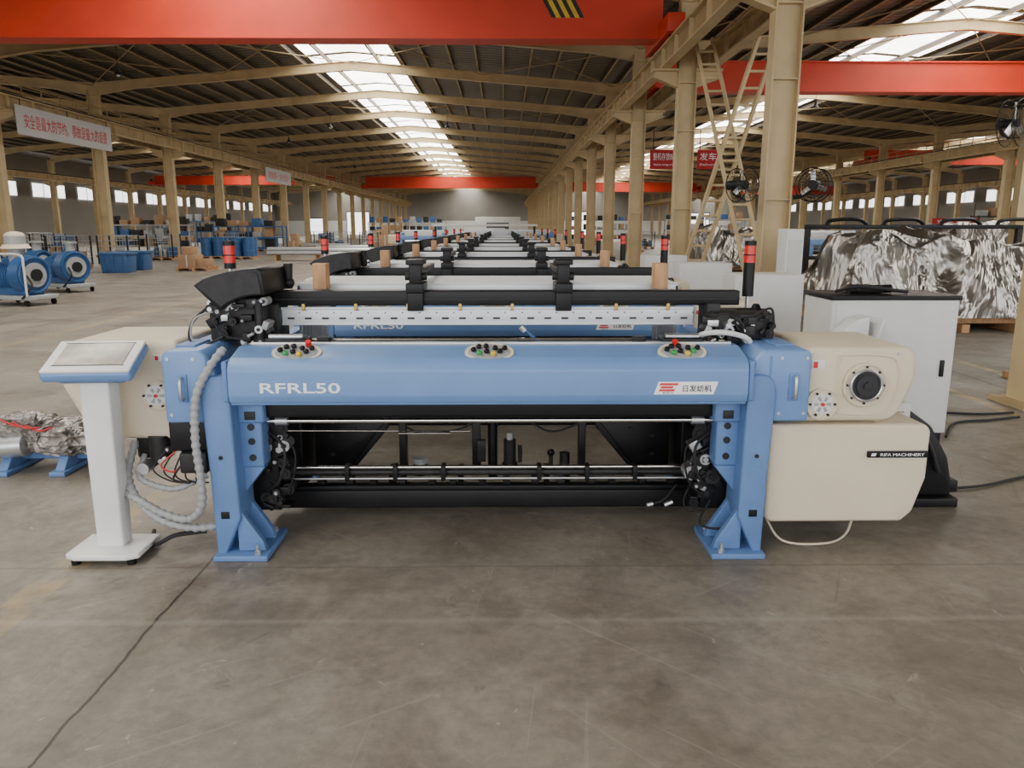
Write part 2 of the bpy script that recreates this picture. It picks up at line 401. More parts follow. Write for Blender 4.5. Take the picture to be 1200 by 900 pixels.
# banners
m=M(); m.box(-.02,.02,0,6.6,4.72,5.72,BANW)
for y in (.3,3.3,6.3): m.cyl((0,y,5.7),(0,y,5.95),.015,DARK,seg=6)
m.text('安全是最大的节约、事故是最大的浪费',(.03,3.3,5.22),5.8,.5,RTXT,rot=(R(90),0,R(90)))
m.obj('slogan_banner',loc=(-16.98,28.3,0))
m=M(); m.box(-.02,.02,0,6.6,4.72,5.72,BANW); m.text('质量第一 安全生产',(.03,3.3,5.22),5.4,.5,RTXT,rot=(R(90),0,R(90)))
m.obj('slogan_banner',loc=(-16.98,57,0))
def rb(x,y,z,w,h,t,t2):
    m=M(); m.box(-w/2,w/2,-.02,.02,-h/2,h/2,REDB)
    for q in (-w*.4,w*.4): m.cyl((q,0,h/2),(q,0,h/2+.8),.02,DARK,seg=6)
    m.text(t,(0,-.03,h*.15),w*.8,h*.38,TXT); m.text(t2,(0,-.03,-h*.28),w*.75,h*.14,TXT)
    m.obj('area_sign',loc=(x,y,z))
rb(6.9,34,4.35,1.25,.8,'整机存放B区','Machine storage area B'); rb(8.75,34,4.35,.9,.8,'发车','Delivery')
rb(25.5,44,1.75,2.6,.5,'安全第一','Safety first')

# ladders
def ladder(A,B,w):
    m=M(); A=Vector(A);B=Vector(B)
    o=Vector((w/2,0,0))
    for sg in (-1,1): m.cyl(A+o*sg,B+o*sg,.055,CREAM,seg=4)
    k=int((B-A).length/.36)
    for i in range(1,k):
        p=A+(B-A)*i/k; m.cyl(p-o,p+o,.032,CREAM,seg=6)
    return m
ladder((5.55,16.6,0.04),(4.85,19.8,6.0),.42).obj('access_ladder')
ladder((4.45,18.9,0.04),(6.12,17.9,6.7),.42).obj('access_ladder')

# fans
def fan(Rr,c,yaw,arm):
    m=M()
    for y in (-.13,.13):
        for r in (1,.8,.6,.4,.2): m.ring((0,y*(1.0 if r>.9 else 1.25),0),Rr*r,.004 if r<1 else .010,DARK,n=24,seg=4)
    for i in range(24):
        a=2*math.pi*i/24; p=Vector((math.cos(a),0,math.sin(a)))
        for y in (-.16,.16): m.cyl(p*.08+Vector((0,y,0)),p*Rr+Vector((0,y*.8,0)),.003,DARK,seg=4)
    for i in range(3):
        a=2*math.pi*i/3+.4; m.T=Matrix.Rotation(a,4,'Y'); m.box(.05,Rr*.88,-.012,.012,-Rr*.16,Rr*.16,ALU,.01,rot=(R(28),0,0)); m.T=Matrix.Identity(4)
    m.cyl((0,-.08,0),(0,.3,0),.08,DARK); m.tube([(0,.25,0),(arm*.5,.3,-.15),(arm,.3,-.2)],.03,DARK)
    m.obj('industrial_fan',loc=c,rz=yaw)
fan(.28,(4.12,13.6,2.25),R(35),.4); fan(.28,(5.35,13.6,2.25),R(-35),-.4); fan(.42,(9.6,15.0,3.45),R(35),.5)
m=M(); m.box(10.0,10.2,15.2,15.4,0,4.6,CREAM); m.box(9.85,10.35,15.1,15.5,0,.03,CREAMD); m.box(10.05,10.15,15.25,15.35,4.6,4.8,DARK); m.obj('fan_post')

# high bay lamps (few)
m=M(); m.cyl((0,0,.25),(0,0,1.4),.010,DARK,seg=6); m.cyl((0,0,.12),(0,0,.28),.05,DARK); m.cyl((0,0,0),(0,0,.14),.16,DARK,r2=.06,seg=20); m.sph((0,0,.02),.07,WHITE)
l0=None
for x,k in ((-13.5,2),(-13.5,5),(-9.3,4),(-3.0,4),(-13.5,8),(-3,8),(14,3)):
    loc=(x,Y0+D*k+.25,6.75)
    if l0 is None: l0=m.obj('high_bay_lamp',loc=loc)
    else: dup(l0,'high_bay_lamp',loc)

# ------------------------------------------------------------ LOOM
LM=[]
def part(m,name): LM.append((name,m))
m=M()
for sg in (-1,1):
    X=lambda v: sg*v
    def bx(x0,x1,*a,**k):
        a0,a1=sorted((sg*x0,sg*x1)); m.box(a0,a1,*a,**k)
    m.prism([(X(1.175),.20),(X(1.265),.0),(X(1.295),.0),(X(1.305),.45),(X(1.32),.80),(X(1.305),.86),(X(1.27),.885),(X(1.20),.885),(X(1.185),.80),(X(1.18),.45)],'y',-.02,.20,BLUED,.012)
    bx(1.05,1.305,-.06,.30,0,.028,BLUED,.006)
    m.prism([(X(1.20),.26),(X(1.20),.03),(X(1.07),.03),(X(1.085),.08)],'y',.0,.04,BLUED,.004)
    m.prism([(X(1.20),.26),(X(1.20),.03),(X(1.07),.03),(X(1.085),.08)],'y',.15,.19,BLUED,.004)
    for yy in (-.035,.25):
        m.cyl((X(1.1),yy,.028),(X(1.1),yy,.045),.016,ALU,seg=6)
    m.cyl((X(1.1),-.035,.03),(X(1.1),-.035,.075),.008,ALU,seg=8)
    bx(1.08,1.19,.08,.20,.42,.74,BLUED,.012); bx(1.06,1.19,.06,.22,.64,.75,BLUED,.015)
    m.prism([(X(1.19),.42),(X(1.08),.42),(X(1.19),.28)],'y',.09,.19,BLUED,.004)
    for z in (.47,.55,.62): m.cyl((X(1.13),.075,z),(X(1.13),.085,z),.017,DARK,seg=12)
    m.box(min(X(1.1),X(1.15)),max(X(1.1),X(1.15)),.055,.062,.66,.70,DARK,.002)
    m.cyl((X(1.245),-.026,.5),(X(1.245),-.018,.5),.010,DARK,seg=12)
    bx(1.225,1.265,-.022,-.016,.20,.235,BLACK,.002)
    m.prism([(.1,.55),(.1,.92),(1.45,.92),(1.45,.02),(1.2,.02),(1.15,.45),(.95,.6),(.4,.6)],'x',X(1.2),X(1.28),BLUED)
    bx(1.1,1.32,1.15,1.5,0,.03,BLUED,.005)
    bx(1.14,1.3,.2,1.4,.7,.76,BLUED,.01)
    for y in (.5,.8,1.1): m.cyl((X(1.19),y,.8),(X(1.2),y,.8),.03,DARK,seg=12)
part(m,'side_frames')
m=M()
m.prism([(-.05,.765),(-.062,.80),(-.06,.915),(-.045,.948),(-.01,.968),(.12,1.0),(.19,1.0),(.19,.95),(.03,.765)],'x',-1.175,1.175,BLUE,.007)
m.box(-1.17,1.17,-.045,.02,.755,.77,BLUED,.003)
m.box(-1.13,1.15,.16,.185,.998,1.012,ALU,.003)
for sg in (-1,1): m.box(sg*1.19-.012,sg*1.19+.012,-.05,.18,.77,.955,BLUED,.006)
m.text('RFRL50',(-.85,-.0625,.837),.36,.047,TXT,bold=.012,ext=.0015)
m.prism([(.745,.805),(1.015,.805),(1.035,.863),(.765,.863)],'y',-.0635,-.058,TXT)
m.prism([(.765,.847),(.85,.847),(.856,.857),(.775,.857)],'y',-.065,-.063,RTXT)
m.prism([(.772,.833),(.828,.833),(.834,.843),(.778,.843)],'y',-.065,-.063,RTXT)
m.prism([(.765,.819),(.835,.819),(.841,.829),(.77,.829)],'y',-.065,-.063,RTXT)
m.text('RIFA',(.81,-.064,.812),.05,.008,BTXT)
m.text('日发纺机',(.94,-.064,.833),.13,.032,BTXT,bold=.01)
part(m,'front_cover')
m=M()
for ci,cx in enumerate((-.88,0,.885)):
    m.T=Matrix.Translation((cx,.03,.978))@Matrix.Rotation(R(30),4,'X')
    b=bmesh.new(); bmesh.ops.create_cone(b,cap_ends=True,segments=40,radius1=1,radius2=1,depth=1)
    bmesh.ops.scale(b,vec=(.112,.066,.022),verts=b.verts); m.add(b,BEIGE)
    b=bmesh.new(); bmesh.ops.create_cone(b,cap_ends=True,segments=40,radius1=1,radius2=.96,depth=1)
    bmesh.ops.scale(b,vec=(.098,.053,.006),verts=b.verts); b.transform(Matrix.Translation((0,0,.013))); m.add(b,HOSE)
    bt=[(-.072,.0),(-.045,-.024),(-.048,.022),(-.015,.026),(-.012,-.012),(.018,-.03),(.026,.012),(.048,-.012),(.07,.012)]
    cc=[BLACK,GREEN,BLACK,BLACK,BLACK,YELBT,BLACK,GREEN if ci==2 else BLACK,BLACK]
    for (bx_,by_),mt in zip(bt,cc):
        m.cyl((bx_,by_,.014),(bx_,by_,.020),.0145,ALU,seg=14); m.cyl((bx_,by_,.018),(bx_,by_,.030),.0125,mt,seg=14)
        m.sph((bx_,by_,.030),.0125,mt,(1,1,.4),10)
    if ci!=1: m.cyl((.05 if ci==0 else -.03,.04,.016),(.05 if ci==0 else -.03,.04,.042),.014,REDBT,seg=16)
    m.T=Matrix.Identity(4)
part(m,'push_button_panels')
m=M()
m.prism([(1.22,.66),(1.48,.66),(1.48,.975),(1.455,1.0),(1.26,1.0),(1.215,.95),(1.20,.85)],'y',.0,.55,BLUE,.014)
m.prism([(-1.24,.66),(-1.49,.66),(-1.49,.975),(-1.465,1.0),(-1.31,1.0),(-1.27,.95),(-1.22,.80)],'y',.0,.55,BLUE,.014)
for sg in (-1,1):
    x=1.40*sg
    m.box(x-.022,x+.022,-.006,.004,.76,.89,BLUED,.003)
    m.tube([(x,-.004,.775),(x,-.03,.785),(x,-.03,.865),(x,-.004,.875)],.008,ALU,seg=8,n=5)
    for z in (.70,.96):
        for dx in (-.06,.055): m.cyl((x+dx,-.004,z),(x+dx,.0,z),.008,ALU,seg=8)
    m.box(x-.06,x+.03,.1,.3,.998,1.01,BLUED,.004)
    m.box(sg*1.29-.004,sg*1.29+.004,-.004,.003,.67,.97,BLUED,.001)
FL=.18
m.prism([(1.475,.645),(1.88,.645),(1.93,.68),(2.0,.86),(1.995,.955),(1.96,1.0),(1.475,1.0)],'y',.05,.62,BEIGE,.03,4)
m.prism([(-1.485,.53),(-1.84,.535),(-1.95,.58),(-2.06,.80),(-2.04,.96),(-1.99,1.02),(-1.485,1.02)],'y',FL,.72,BEIGE,.03,4)
# raised panel outline on right housing + small labels
m.tube([(1.63,.048,.70),(1.62,.048,.93),(1.65,.048,.965),(1.85,.048,.96),(1.90,.048,.92),(1.91,.048,.82),(1.87,.048,.71),(1.80,.048,.685),(1.66,.048,.685),(1.63,.048,.70)],.005,BEIGE,seg=6,n=4)
m.box(1.50,1.56,.046,.052,.90,.94,WHITE,.001); m.box(1.505,1.525,.044,.048,.905,.935,REDBT)
m.box(-1.60,-1.55,FL-.004,FL+.002,.92,.95,WHITE,.001); m.box(-1.595,-1.58,FL-.006,FL,.925,.945,REDBT)
for x,z in ((1.51,.68),(1.51,.97),(1.9,.97)): m.cyl((x,.044,z),(x,.05,z),.007,ALU,seg=8)
m.cyl((1.75,.035,.825),(1.75,.055,.825),.105,BEIGE,seg=36); m.ring((1.75,.034,.825),.098,.007,BEIGE)
m.cyl((1.75,.02,.825),(1.75,.05,.825),.07,DARK,seg=32); m.ring((1.75,.022,.825),.072,.006,ALU)
m.cyl((1.75,.012,.825),(1.75,.03,.825),.05,GLASSY,seg=28); m.cyl((1.75,.005,.825),(1.75,.03,.825),.02,DARK,seg=6)
for i in range(8):
    a=i*math.pi/4; m.cyl((1.75+.086*math.cos(a),.028,.825+.086*math.sin(a)),(1.75+.086*math.cos(a),.04,.825+.086*math.sin(a)),.006,DARK,seg=6)
for cx,cz,f in ((1.555,.735,.05),(-1.60,.755,FL)):
    m.cyl((cx,f-.016,cz),(cx,f+.005,cz),.074,BEIGE,seg=32); m.ring((cx,f-.016,cz),.072,.005,BEIGE)
    m.cyl((cx,f-.02,cz),(cx,f-.01,cz),.05,LGREY,seg=28)
    for i in range(6):
        a=i*math.pi/3; m.cyl((cx+.058*math.cos(a),f-.026,cz+.058*math.sin(a)),(cx+.058*math.cos(a),f-.014,cz+.058*math.sin(a)),.006,DARK,seg=8)
        m.prism([(cx+.018*math.cos(a-.25),cz+.018*math.sin(a-.25)),(cx+.040*math.cos(a-.2),cz+.040*math.sin(a-.2)),(cx+.040*math.cos(a+.2),cz+.040*math.sin(a+.2)),(cx+.018*math.cos(a+.25),cz+.018*math.sin(a+.25))],'y',f-.023,f-.019,HOSE)
    m.cyl((cx,f-.028,cz),(cx,f-.014,cz),.009,REDBT,seg=12)
part(m,'drive_housings')
m=M()
m.prism([(1.33,.16),(1.36,.14),(2.0,.14),(2.05,.19),(2.10,.36),(2.10,.60),(2.07,.63),(1.33,.63)],'y',.06,.62,BEIGE,.028,4)
m.box(1.34,2.09,.30,.304,.628,.633,SEAM)
m.box(1.80,2.09,.048,.062,.468,.5,BLACK,.003); m.text('RIFA MACHINERY',(1.965,.046,.484),.21,.014,TXT)
m.prism([(1.815,.478),(1.835,.478),(1.84,.491),(1.82,.491)],'y',.044,.05,TXT)
m.box(1.4,1.95,.2,.5,.09,.15,DARK,.01)
m.tube([(1.38,.2,.12),(1.45,.12,.02),(1.65,.1,.012),(1.8,.2,.02),(1.86,.25,.14)],.006,BEIGE)
part(m,'gearbox_cover')
m=M()
m.prism([(2.0,.05),(2.0,.60),(2.28,.58),(2.45,.46),(2.56,.28),(2.60,.12),(2.60,.05)],'y',.66,1.0,BLACK,.02)
m.box(2.05,2.62,.62,.98,.0,.05,BLACK,.006); m.box(2.5,2.66,.7,.85,.06,.13,BLACK,.01)
m.tube([(2.28,.65,.5),(2.42,.64,.38),(2.5,.64,.2)],.012,DARK); m.cyl((2.25,.62,.35),(2.25,.68,.35),.09,DARK,seg=20)
for i in range(5): m.box(2.06,2.2,.645,.66,.2+i*.05,.215+i*.05,DARK)
m.box(2.12,2.26,.55,.66,.4,.62,LGREY,.01); m.box(2.14,2.2,.543,.55,.5,.56,REDB)
part(m,'let_off_motor')
m=M()
m.box(-1.14,1.27,.46,.54,1.155,1.23,BLACK,.006)
m.box(-1.14,1.27,.455,.46,1.185,1.19,DARK)
m.cyl((1.27,.5,1.1),(1.42,.5,1.1),.035,BLACK); m.cyl((1.36,.5,1.1),(1.38,.5,1.1),.06,BLACK,seg=20); m.cyl((1.42,.5,1.1),(1.44,.5,1.1),.02,DARK)
for x in (-1.1,1.13): m.box(x-.035,x+.035,.42,.6,.9,1.17,DARK,.008)
for x in (-.38,.37):
    m.box(x-.045,x+.045,.42,.62,1.22,1.27,BLACK,.006); m.box(x-.032,x+.032,.46,.58,1.26,1.37,BLACK,.006)
    m.box(x-.045,x+.045,.44,.6,1.36,1.385,BLACK,.004); m.cyl((x-.055,.5,1.3),(x+.055,.5,1.3),.02,DARK,seg=10); m.box(x-.04,x+.04,.43,.455,1.13,1.24,BLACK,.004)
    m.box(x-.02,x+.02,.5,1.35,1.3,1.33,BLACK,.003)
for x in (-.885,.885): m.box(x-.034,x+.034,.55,.65,1.231,1.362,WOOD,.003)
part(m,'harness_crossbeam')
m=M()
m.box(-1.07,1.04,.475,.50,1.055,1.145,ALUW,.003)
m.box(-1.07,1.04,.465,.475,1.135,1.147,ALUW,.002); m.box(-1.07,1.04,.465,.475,1.055,1.066,ALUW,.002)
for i in range(24):
    x=-1.02+i*.0875; m.box(x-.018,x+.018,.4735,.476,1.084,1.094,BTXT,.001)
    m.cyl((x+.044,.4735,1.118),(x+.044,.476,1.118),.004,BTXT,seg=8)
for i in range(8):
    x=-.95+i*.265; m.box(x-.008,x+.008,.455,.475,1.13,1.165,GOLD,.002)
for j in range(9):
    y=.66+j*.075
    m.box(-1.03,1.0,y,y+.012,1.185,1.25,ALUW,.002)
    m.box(-1.03,1.0,y-.004,y+.016,1.245,1.255,WHITE,.001)
    for x in (-1.03,.985): m.box(x,x+.015,y,y+.012,.78,1.24,ALU)
part(m,'heddle_frames')
m=M()
m.box(-1.06,1.02,.24,.275,.985,1.0,ALU,.003); m.box(-1.06,1.02,.21,.235,.955,.975,DARK,.003); m.box(-1.06,1.02,.30,.33,.955,1.0,DARK,.003)
m.cyl((-1.07,.27,1.012),(.75,.27,1.012),.006,CHROME,seg=8)
for i in range(14):
    x=-1.0+i*.15; m.box(x-.012,x+.012,.2,.24,.96,.995,DARK,.002)
m.cyl((.16,.30,1.06),(.24,.30,.99),.008,BLUEK,seg=8); m.cyl((.15,.30,1.065),(.17,.30,1.045),.014,ALU,seg=8)
for x in (-.97,.92): m.box(x-.10,x+.10,.17,.28,.97,1.03,BLACK,.01); m.cyl((x-.08,.19,1.035),(x+.08,.19,1.035),.014,ALU)
for x in (-.8,.72): m.box(x-.03,x+.03,.2,.26,1.0,1.03,BLACK,.004)
part(m,'reed_and_temple')
m=M(); rnd=random.Random(3)
arc=[(-1.51,1.275),(-1.46,1.305),(-1.40,1.325),(-1.33,1.342),(-1.26,1.352),(-1.19,1.357),(-1.165,1.345),(-1.15,1.23),(-1.20,1.228),(-1.25,1.22),(-1.30,1.205),(-1.34,1.185),(-1.385,1.155)]
arc=[(-1.405+(p[0]+1.51)*.94,p[1]) for p in arc]
m.prism(arc,'y',.22,.66,BLACK,.006,2)
cxm=sum(p[0] for p in arc)/len(arc);czm=sum(p[1] for p in arc)/len(arc)
m.prism([(cxm+(p[0]-cxm)*.88,czm+(p[1]-czm)*.82) for p in arc],'y',.212,.222,DARK)
m.box(-1.37,-1.11,.3,.62,1.0,1.21,DARK,.01)
def bits(n,x0,x1,z0,z1,y0,cols,rs=(.008,.026)):
    for i in range(n):
        x=x0+rnd.random()*(x1-x0); z=z0+rnd.random()*(z1-z0); d=y0-rnd.random()*.05
        if rnd.random()<.5:
            r=rnd.uniform(*rs); m.cyl((x,d,z),(x,y0+.06,z),r,rnd.choice(cols),seg=14); m.cyl((x,d-.008,z),(x,d,z),r*.5,rnd.choice(cols),seg=6)
        else:
            w=rnd.uniform(.02,.06); h=rnd.uniform(.012,.05); m.box(x-w/2,x+w/2,d,y0+.05,z-h/2,z+h/2,rnd.choice(cols),.003,rot=(0,rnd.choice((0,0,.4,-.5)),0))
bits(34,-1.36,-1.08,.99,1.2,.29,(BLACK,DARK,DARK,BLACK,ALU,DARK,HOSE))
m.tube([(-1.35,.28,1.18),(-1.43,.25,1.1),(-1.44,.22,1.02),(-1.38,.2,.99),(-1.28,.22,1.03)],.007,RUB)
m.tube([(-1.32,.27,1.15),(-1.40,.2,1.12),(-1.42,.2,1.02),(-1.34,.22,.98)],.005,HOSE)
m.tube([(-1.2,.22,1.17),(-1.3,.18,1.12),(-1.25,.18,1.04),(-1.15,.2,1.02)],.005,RUB)
m.cyl((-1.12,.28,.95),(-1.12,.28,1.2),.02,DARK)
m.cyl((-1.06,.62,1.23),(-1.06,.62,1.36),.016,DARK,r2=.024); m.sph((-1.06,.62,1.26),.03,DARK)
m.box(1.1,1.4,.3,.6,1.0,1.13,DARK,.01)
bits(30,1.04,1.38,1.0,1.13,.29,(BLACK,DARK,DARK,ALU,BLACK,LGREY),(.008,.024))
m.tube([(1.0,.26,1.02),(1.05,.22,1.045),(1.13,.2,1.05),(1.22,.2,1.03),(1.26,.22,1.0)],.013,LGREY)
m.tube([(1.3,.3,1.12),(1.36,.25,1.16),(1.38,.25,1.08)],.006,RUB)
m.tube([(1.05,.3,1.08),(1.12,.22,1.14),(1.2,.22,1.1),(1.24,.25,1.03)],.005,RUB)
for x,z0 in ((-1.39,1.33),(1.385,1.18)):
    m.cyl((x,.7,z0-.12),(x,.7,z0+.06),.012,ALU,seg=10); m.cyl((x,.7,z0+.0),(x,.7,1.36),.03,BLACK,seg=18)
    m.cyl((x,.7,1.36),(x,.7,1.40),.03,REDL,seg=18); m.cyl((x,.7,1.402),(x,.7,1.45),.03,REDL,seg=18); m.cyl((x,.7,1.45),(x,.7,1.475),.031,BLACK,seg=18); m.cyl((x,.7,1.398),(x,.7,1.404),.032,BLACK,seg=18)
    m.box(x-.03,x+.03,.55,.72,1.0,z0-.1,DARK,.004)
part(m,'shedding_mechanism')
m=M()
m.box(-1.17,1.17,.1,.22,.66,.765,BLACK,.01); m.cyl((-1.15,.3,.66),(1.15,.3,.66),.05,DARK,seg=24)
m.cyl((-1.07,.14,.635),(1.08,.14,.635),.012,CHROME,seg=14)
m.cyl((-.45,.18,.56),(-.2,.18,.56),.004,CHROME,seg=6)
m.cyl((-1.0,.2,.57),(-.1,.2,.565),.0035,CHROME,seg=6)
m.cyl((-1.1,.4,.318),(1.1,.4,.318),.010,CHROME,seg=14); m.cyl((-1.1,.42,.285),(1.1,.42,.285),.018,DARK,seg=16); m.cyl((-1.1,.38,.262),(1.1,.38,.262),.006,ALU,seg=10)
m.box(-1.2,1.2,.5,.64,.055,.155,BLACK,.008); m.box(-1.18,1.18,.47,.5,.165,.19,BLACK,.004)
m.box(-1.2,1.2,1.2,1.32,.33,.72,BLACK,.01)
m.box(-1.17,1.17,.55,.70,.55,.78,BLACK,.01)
m.box(-1.15,1.15,.35,.37,.585,.60,DARK,.002)
m.cyl((-1.15,.75,.50),(1.15,.75,.50),.022,DARK,seg=14)
for i in range(15):
    x=-1.05+i*.15; m.box(x-.01,x+.01,.12,.16,.655,.675,DARK,.002)
for sg in (-1,1):
    m.prism([(sg*1.03,.46),(sg*.60,.46),(sg*.60,.41),(sg*.80,.17),(sg*1.03,.17)],'y',.86,.90,BLACK,.004)
    m.prism([(sg*1.03,.46),(sg*.72,.46),(sg*.90,.17),(sg*1.03,.17)],'y',.97,1.01,BLACK,.004)
    m.prism([(sg*.60,.455),(sg*.60,.41),(sg*.80,.17),(sg*.83,.17),(sg*.64,.42)],'y',.84,.93,BLACK,.002)
    m.box(min(sg*.60,sg*1.1),max(sg*.6,sg*1.1),.8,1.02,.45,.48,BLACK,.004)
    for x,z in ((.93,.25),(.93,.36),(.8,.40)): m.cyl((sg*x,.85,z),(sg*x,.87,z),.012,DARK,seg=12)
    m.box(min(sg*.50,sg*.54),max(sg*.50,sg*.54),.84,.92,.12,.50,BLACK,.004)
    m.box(min(sg*1.05,sg*1.19),max(sg*1.05,sg*1.19),.22,.6,.15,.66,BLACK,.01)
    m.box(min(sg*1.06,sg*1.12),max(sg*1.06,sg*1.12),.7,1.2,.1,.7,BLACK,.01)
    bits(46,sg*1.0,sg*1.14,.17,.64,.22,(DARK,BLACK,BLACK,DARK,BLACK,ALU),(.01,.04))
    m.tube([(sg*1.12,.2,.6),(sg*1.0,.14,.5),(sg*1.02,.13,.35),(sg*1.12,.2,.25)],.007,RUB)
    m.tube([(sg*1.1,.2,.55),(sg*.97,.2,.48),(sg*.99,.2,.3),(sg*1.1,.22,.2)],.005,RUB)
    m.cyl((sg*1.04,.4,.3),(sg*1.13,.4,.3),.04,DARK,seg=20)
    m.cyl((sg*.97,.14,.635),(sg*1.03,.14,.635),.022,ALU,seg=14)
m.cyl((0.0,.9,.1),(.0,.9,.46),.028,BLACK); m.box(-.1,.2,.84,.96,.44,.48,BLACK,.005)
m.box(-.12,-.07,.88,.93,.12,.45,BLACK,.004); m.cyl((.1,.85,.2),(.1,.85,.34),.035,DARK); m.cyl((.1,.85,.34),(.1,.85,.38),.018,HOSE); m.cyl((.1,.85,.15),(.1,.85,.2),.045,BLACK)
m.box(-.09,-.04,.86,.9,.2,.33,DARK,.004); m.cyl((.16,.86,.2),(.16,.86,.3),.012,DARK)
m.cyl((-.42,.85,.13),(-.42,.85,.2),.04,DARK); m.cyl((-.42,.85,.2),(-.42,.85,.23),.045,HOSE)
m.cyl((.42,.85,.13),(.42,.85,.26),.03,DARK); m.cyl((.34,.85,.13),(.34,.85,.25),.012,DARK); m.sph((.34,.85,.26),.022,BLACK)
for x in (-.6,-.2,.3,.42): m.box(x,x+.03,.8,.9,.05,.18,DARK,.003)
for x in (-.75,-.5,-.25,.25,.5,.75): m.box(x-.012,x+.012,.37,.44,.25,.33,BLACK,.003)
for i in range(14):
    x=-.95+i*.146+rnd.random()*.04; m.box(x-.02,x+.02,.55,.62,.155,.175+rnd.random()*.04,DARK,.003)
m.cyl((-1.1,.95,.12),(1.1,.95,.12),.03,BLACK,seg=14)
m.tube([(-.55,.86,.44),(-.4,.84,.38),(-.2,.85,.40),(-.1,.86,.45)],.006,RUB); m.tube([(.2,.86,.45),(.35,.84,.39),(.55,.86,.45)],.006,RUB)
m.tube([(.95,.3,.25),(.88,.25,.19),(.82,.24,.17)],.005,RUB); m.cyl((.82,.24,.17),(.79,.235,.165),.011,ALU,seg=8)
m.tube([(1.02,.3,.25),(.98,.25,.18),(1.0,.22,.14),(1.06,.2,.16)],.005,RUB); m.cyl((.92,.24,.18),(.88,.235,.165),.011,ALU,seg=8)
m.tube([(1.1,.2,.2),(1.03,.12,.12),(1.1,.08,.1),(1.2,.05,.14)],.006,RUB)
part(m,'take_up_and_underframe')
m=M()
m.tube([(-1.22,.05,1.0),(-1.26,-.02,.93),(-1.325,-.04,.80),(-1.345,-.045,.60),(-1.335,-.045,.40),(-1.345,-.04,.27),(-1.42,-.02,.20),(-1.54,0,.22),(-1.66,.02,.28),(-1.75,.08,.30)],.018,HOSE,seg=12,corr=True)
m.tube([(-1.74,.2,.52),(-1.75,.12,.38),(-1.68,.04,.28),(-1.56,.0,.19),(-1.42,.0,.15),(-1.3,.02,.15)],.018,HOSE,seg=12,corr=True)
m.tube([(-1.70,.2,.45),(-1.70,.12,.37),(-1.60,.08,.33),(-1.48,.05,.33),(-1.36,.1,.38)],.014,HOSE,seg=10,corr=True)
m.box(-1.52,-1.33,.08,.4,.5,.66,BLACK,.012); m.cyl((-1.62,.2,.44),(-1.62,.2,.55),.05,DARK); m.box(-1.47,-1.34,.05,.3,.40,.5,DARK,.01)
m.box(-1.75,-1.6,.22,.45,.42,.55,DARK,.02); m.cyl((-1.68,.12,.4),(-1.68,.2,.4),.03,ALU)
m.tube([(-1.5,.1,.5),(-1.56,.06,.44),(-1.5,.05,.41),(-1.46,.1,.45)],.004,REDBT); m.tube([(-1.42,.08,.5),(-1.5,.04,.38),(-1.42,.03,.36)],.005,RUB)
for i in range(5):
    m.tube([(-1.55+i*.04,.1,.5),(-1.6+i*.05,.06,.42-i*.01),(-1.5+i*.03,.05,.36),(-1.36,.1,.34)],.004,RUB)
bits(16,-1.72,-1.35,.40,.54,.2,(BLACK,DARK,ALU,DARK,LGREY))
m.tube([(-1.74,.3,.012),(-1.70,.2,.014),(-1.62,.06,.04),(-1.52,.05,.09),(-1.38,.08,.10)],.011,RUB)
part(m,'pneumatic_hoses')

built=[]
SP=2.22
for i in range(9):
    e=bpy.data.objects.new('weaving_loom',None); COL.objects.link(e); e.location=(-.065,3.45+SP*i+(0 if i<5 else (i-4)*1.2),0); e.empty_display_size=.3
    for j,(n,mm) in enumerate(LM):
        if i==0: o=mm.obj(n,parent=e); built.append(o)
        else:
            o=bpy.data.objects.new(n,built[j].data); COL.objects.link(o); o.parent=e

# ------------------------------------------------------------ console stand
m=M()
m.prism([(-.17,-.12),(-.12,-.15),(.12,-.15),(.17,-.12),(.17,.12),(-.17,.12)],'z',.03,.055,WHITE,.006)
for x in (-.13,.13):
    for y in (-.11,.09): m.cyl((x,y,0),(x,y,.035),.02,BLACK,seg=12)
b=bmesh.new(); 
v=[b.verts.new(p) for p in ((-.062,-.04,.05),(.062,-.04,.05),(.062,.06,.05),(-.062,.06,.05),(-.062,-.05,.92),(.078,-.05,.92),(.078,.06,.96),(-.062,.06,.96))]
for f in ((0,1,2,3),(4,5,6,7),(0,1,5,4),(1,2,6,5),(2,3,7,6),(3,0,4,7)): b.faces.new([v[i] for i in f])
bmesh.ops.recalc_face_normals(b,faces=b.faces); bmesh.ops.bevel(b,geom=b.edges[:],offset=.012,segments=3,profile=.5,affect='EDGES'); m.add(b,WHITE)
m.T=Matrix.Translation((0.02,-.03,.955))@Matrix.Rotation(R(4),4,'Z')@Matrix.Rotation(R(24),4,'X')
m.box(-.195,.195,-.13,.13,-.035,.012,BLUE,.014); m.box(-.15,.15,-.09,.09,-.075,-.03,BLUE,.02)
m.box(-.19,.19,-.122,.127,.010,.024,WHITE,.004); m.box(-.15,.15,-.075,.10,.023,.027,SCREEN,.002)
m.box(-.155,.155,-.081,-.077,.023,.026,BLACK); m.box(-.155,.155,.102,.106,.023,.026,BLACK)
m.T=Matrix.Identity(4)
m.obj('control_console_stand',loc=(-1.875,3.49,0))

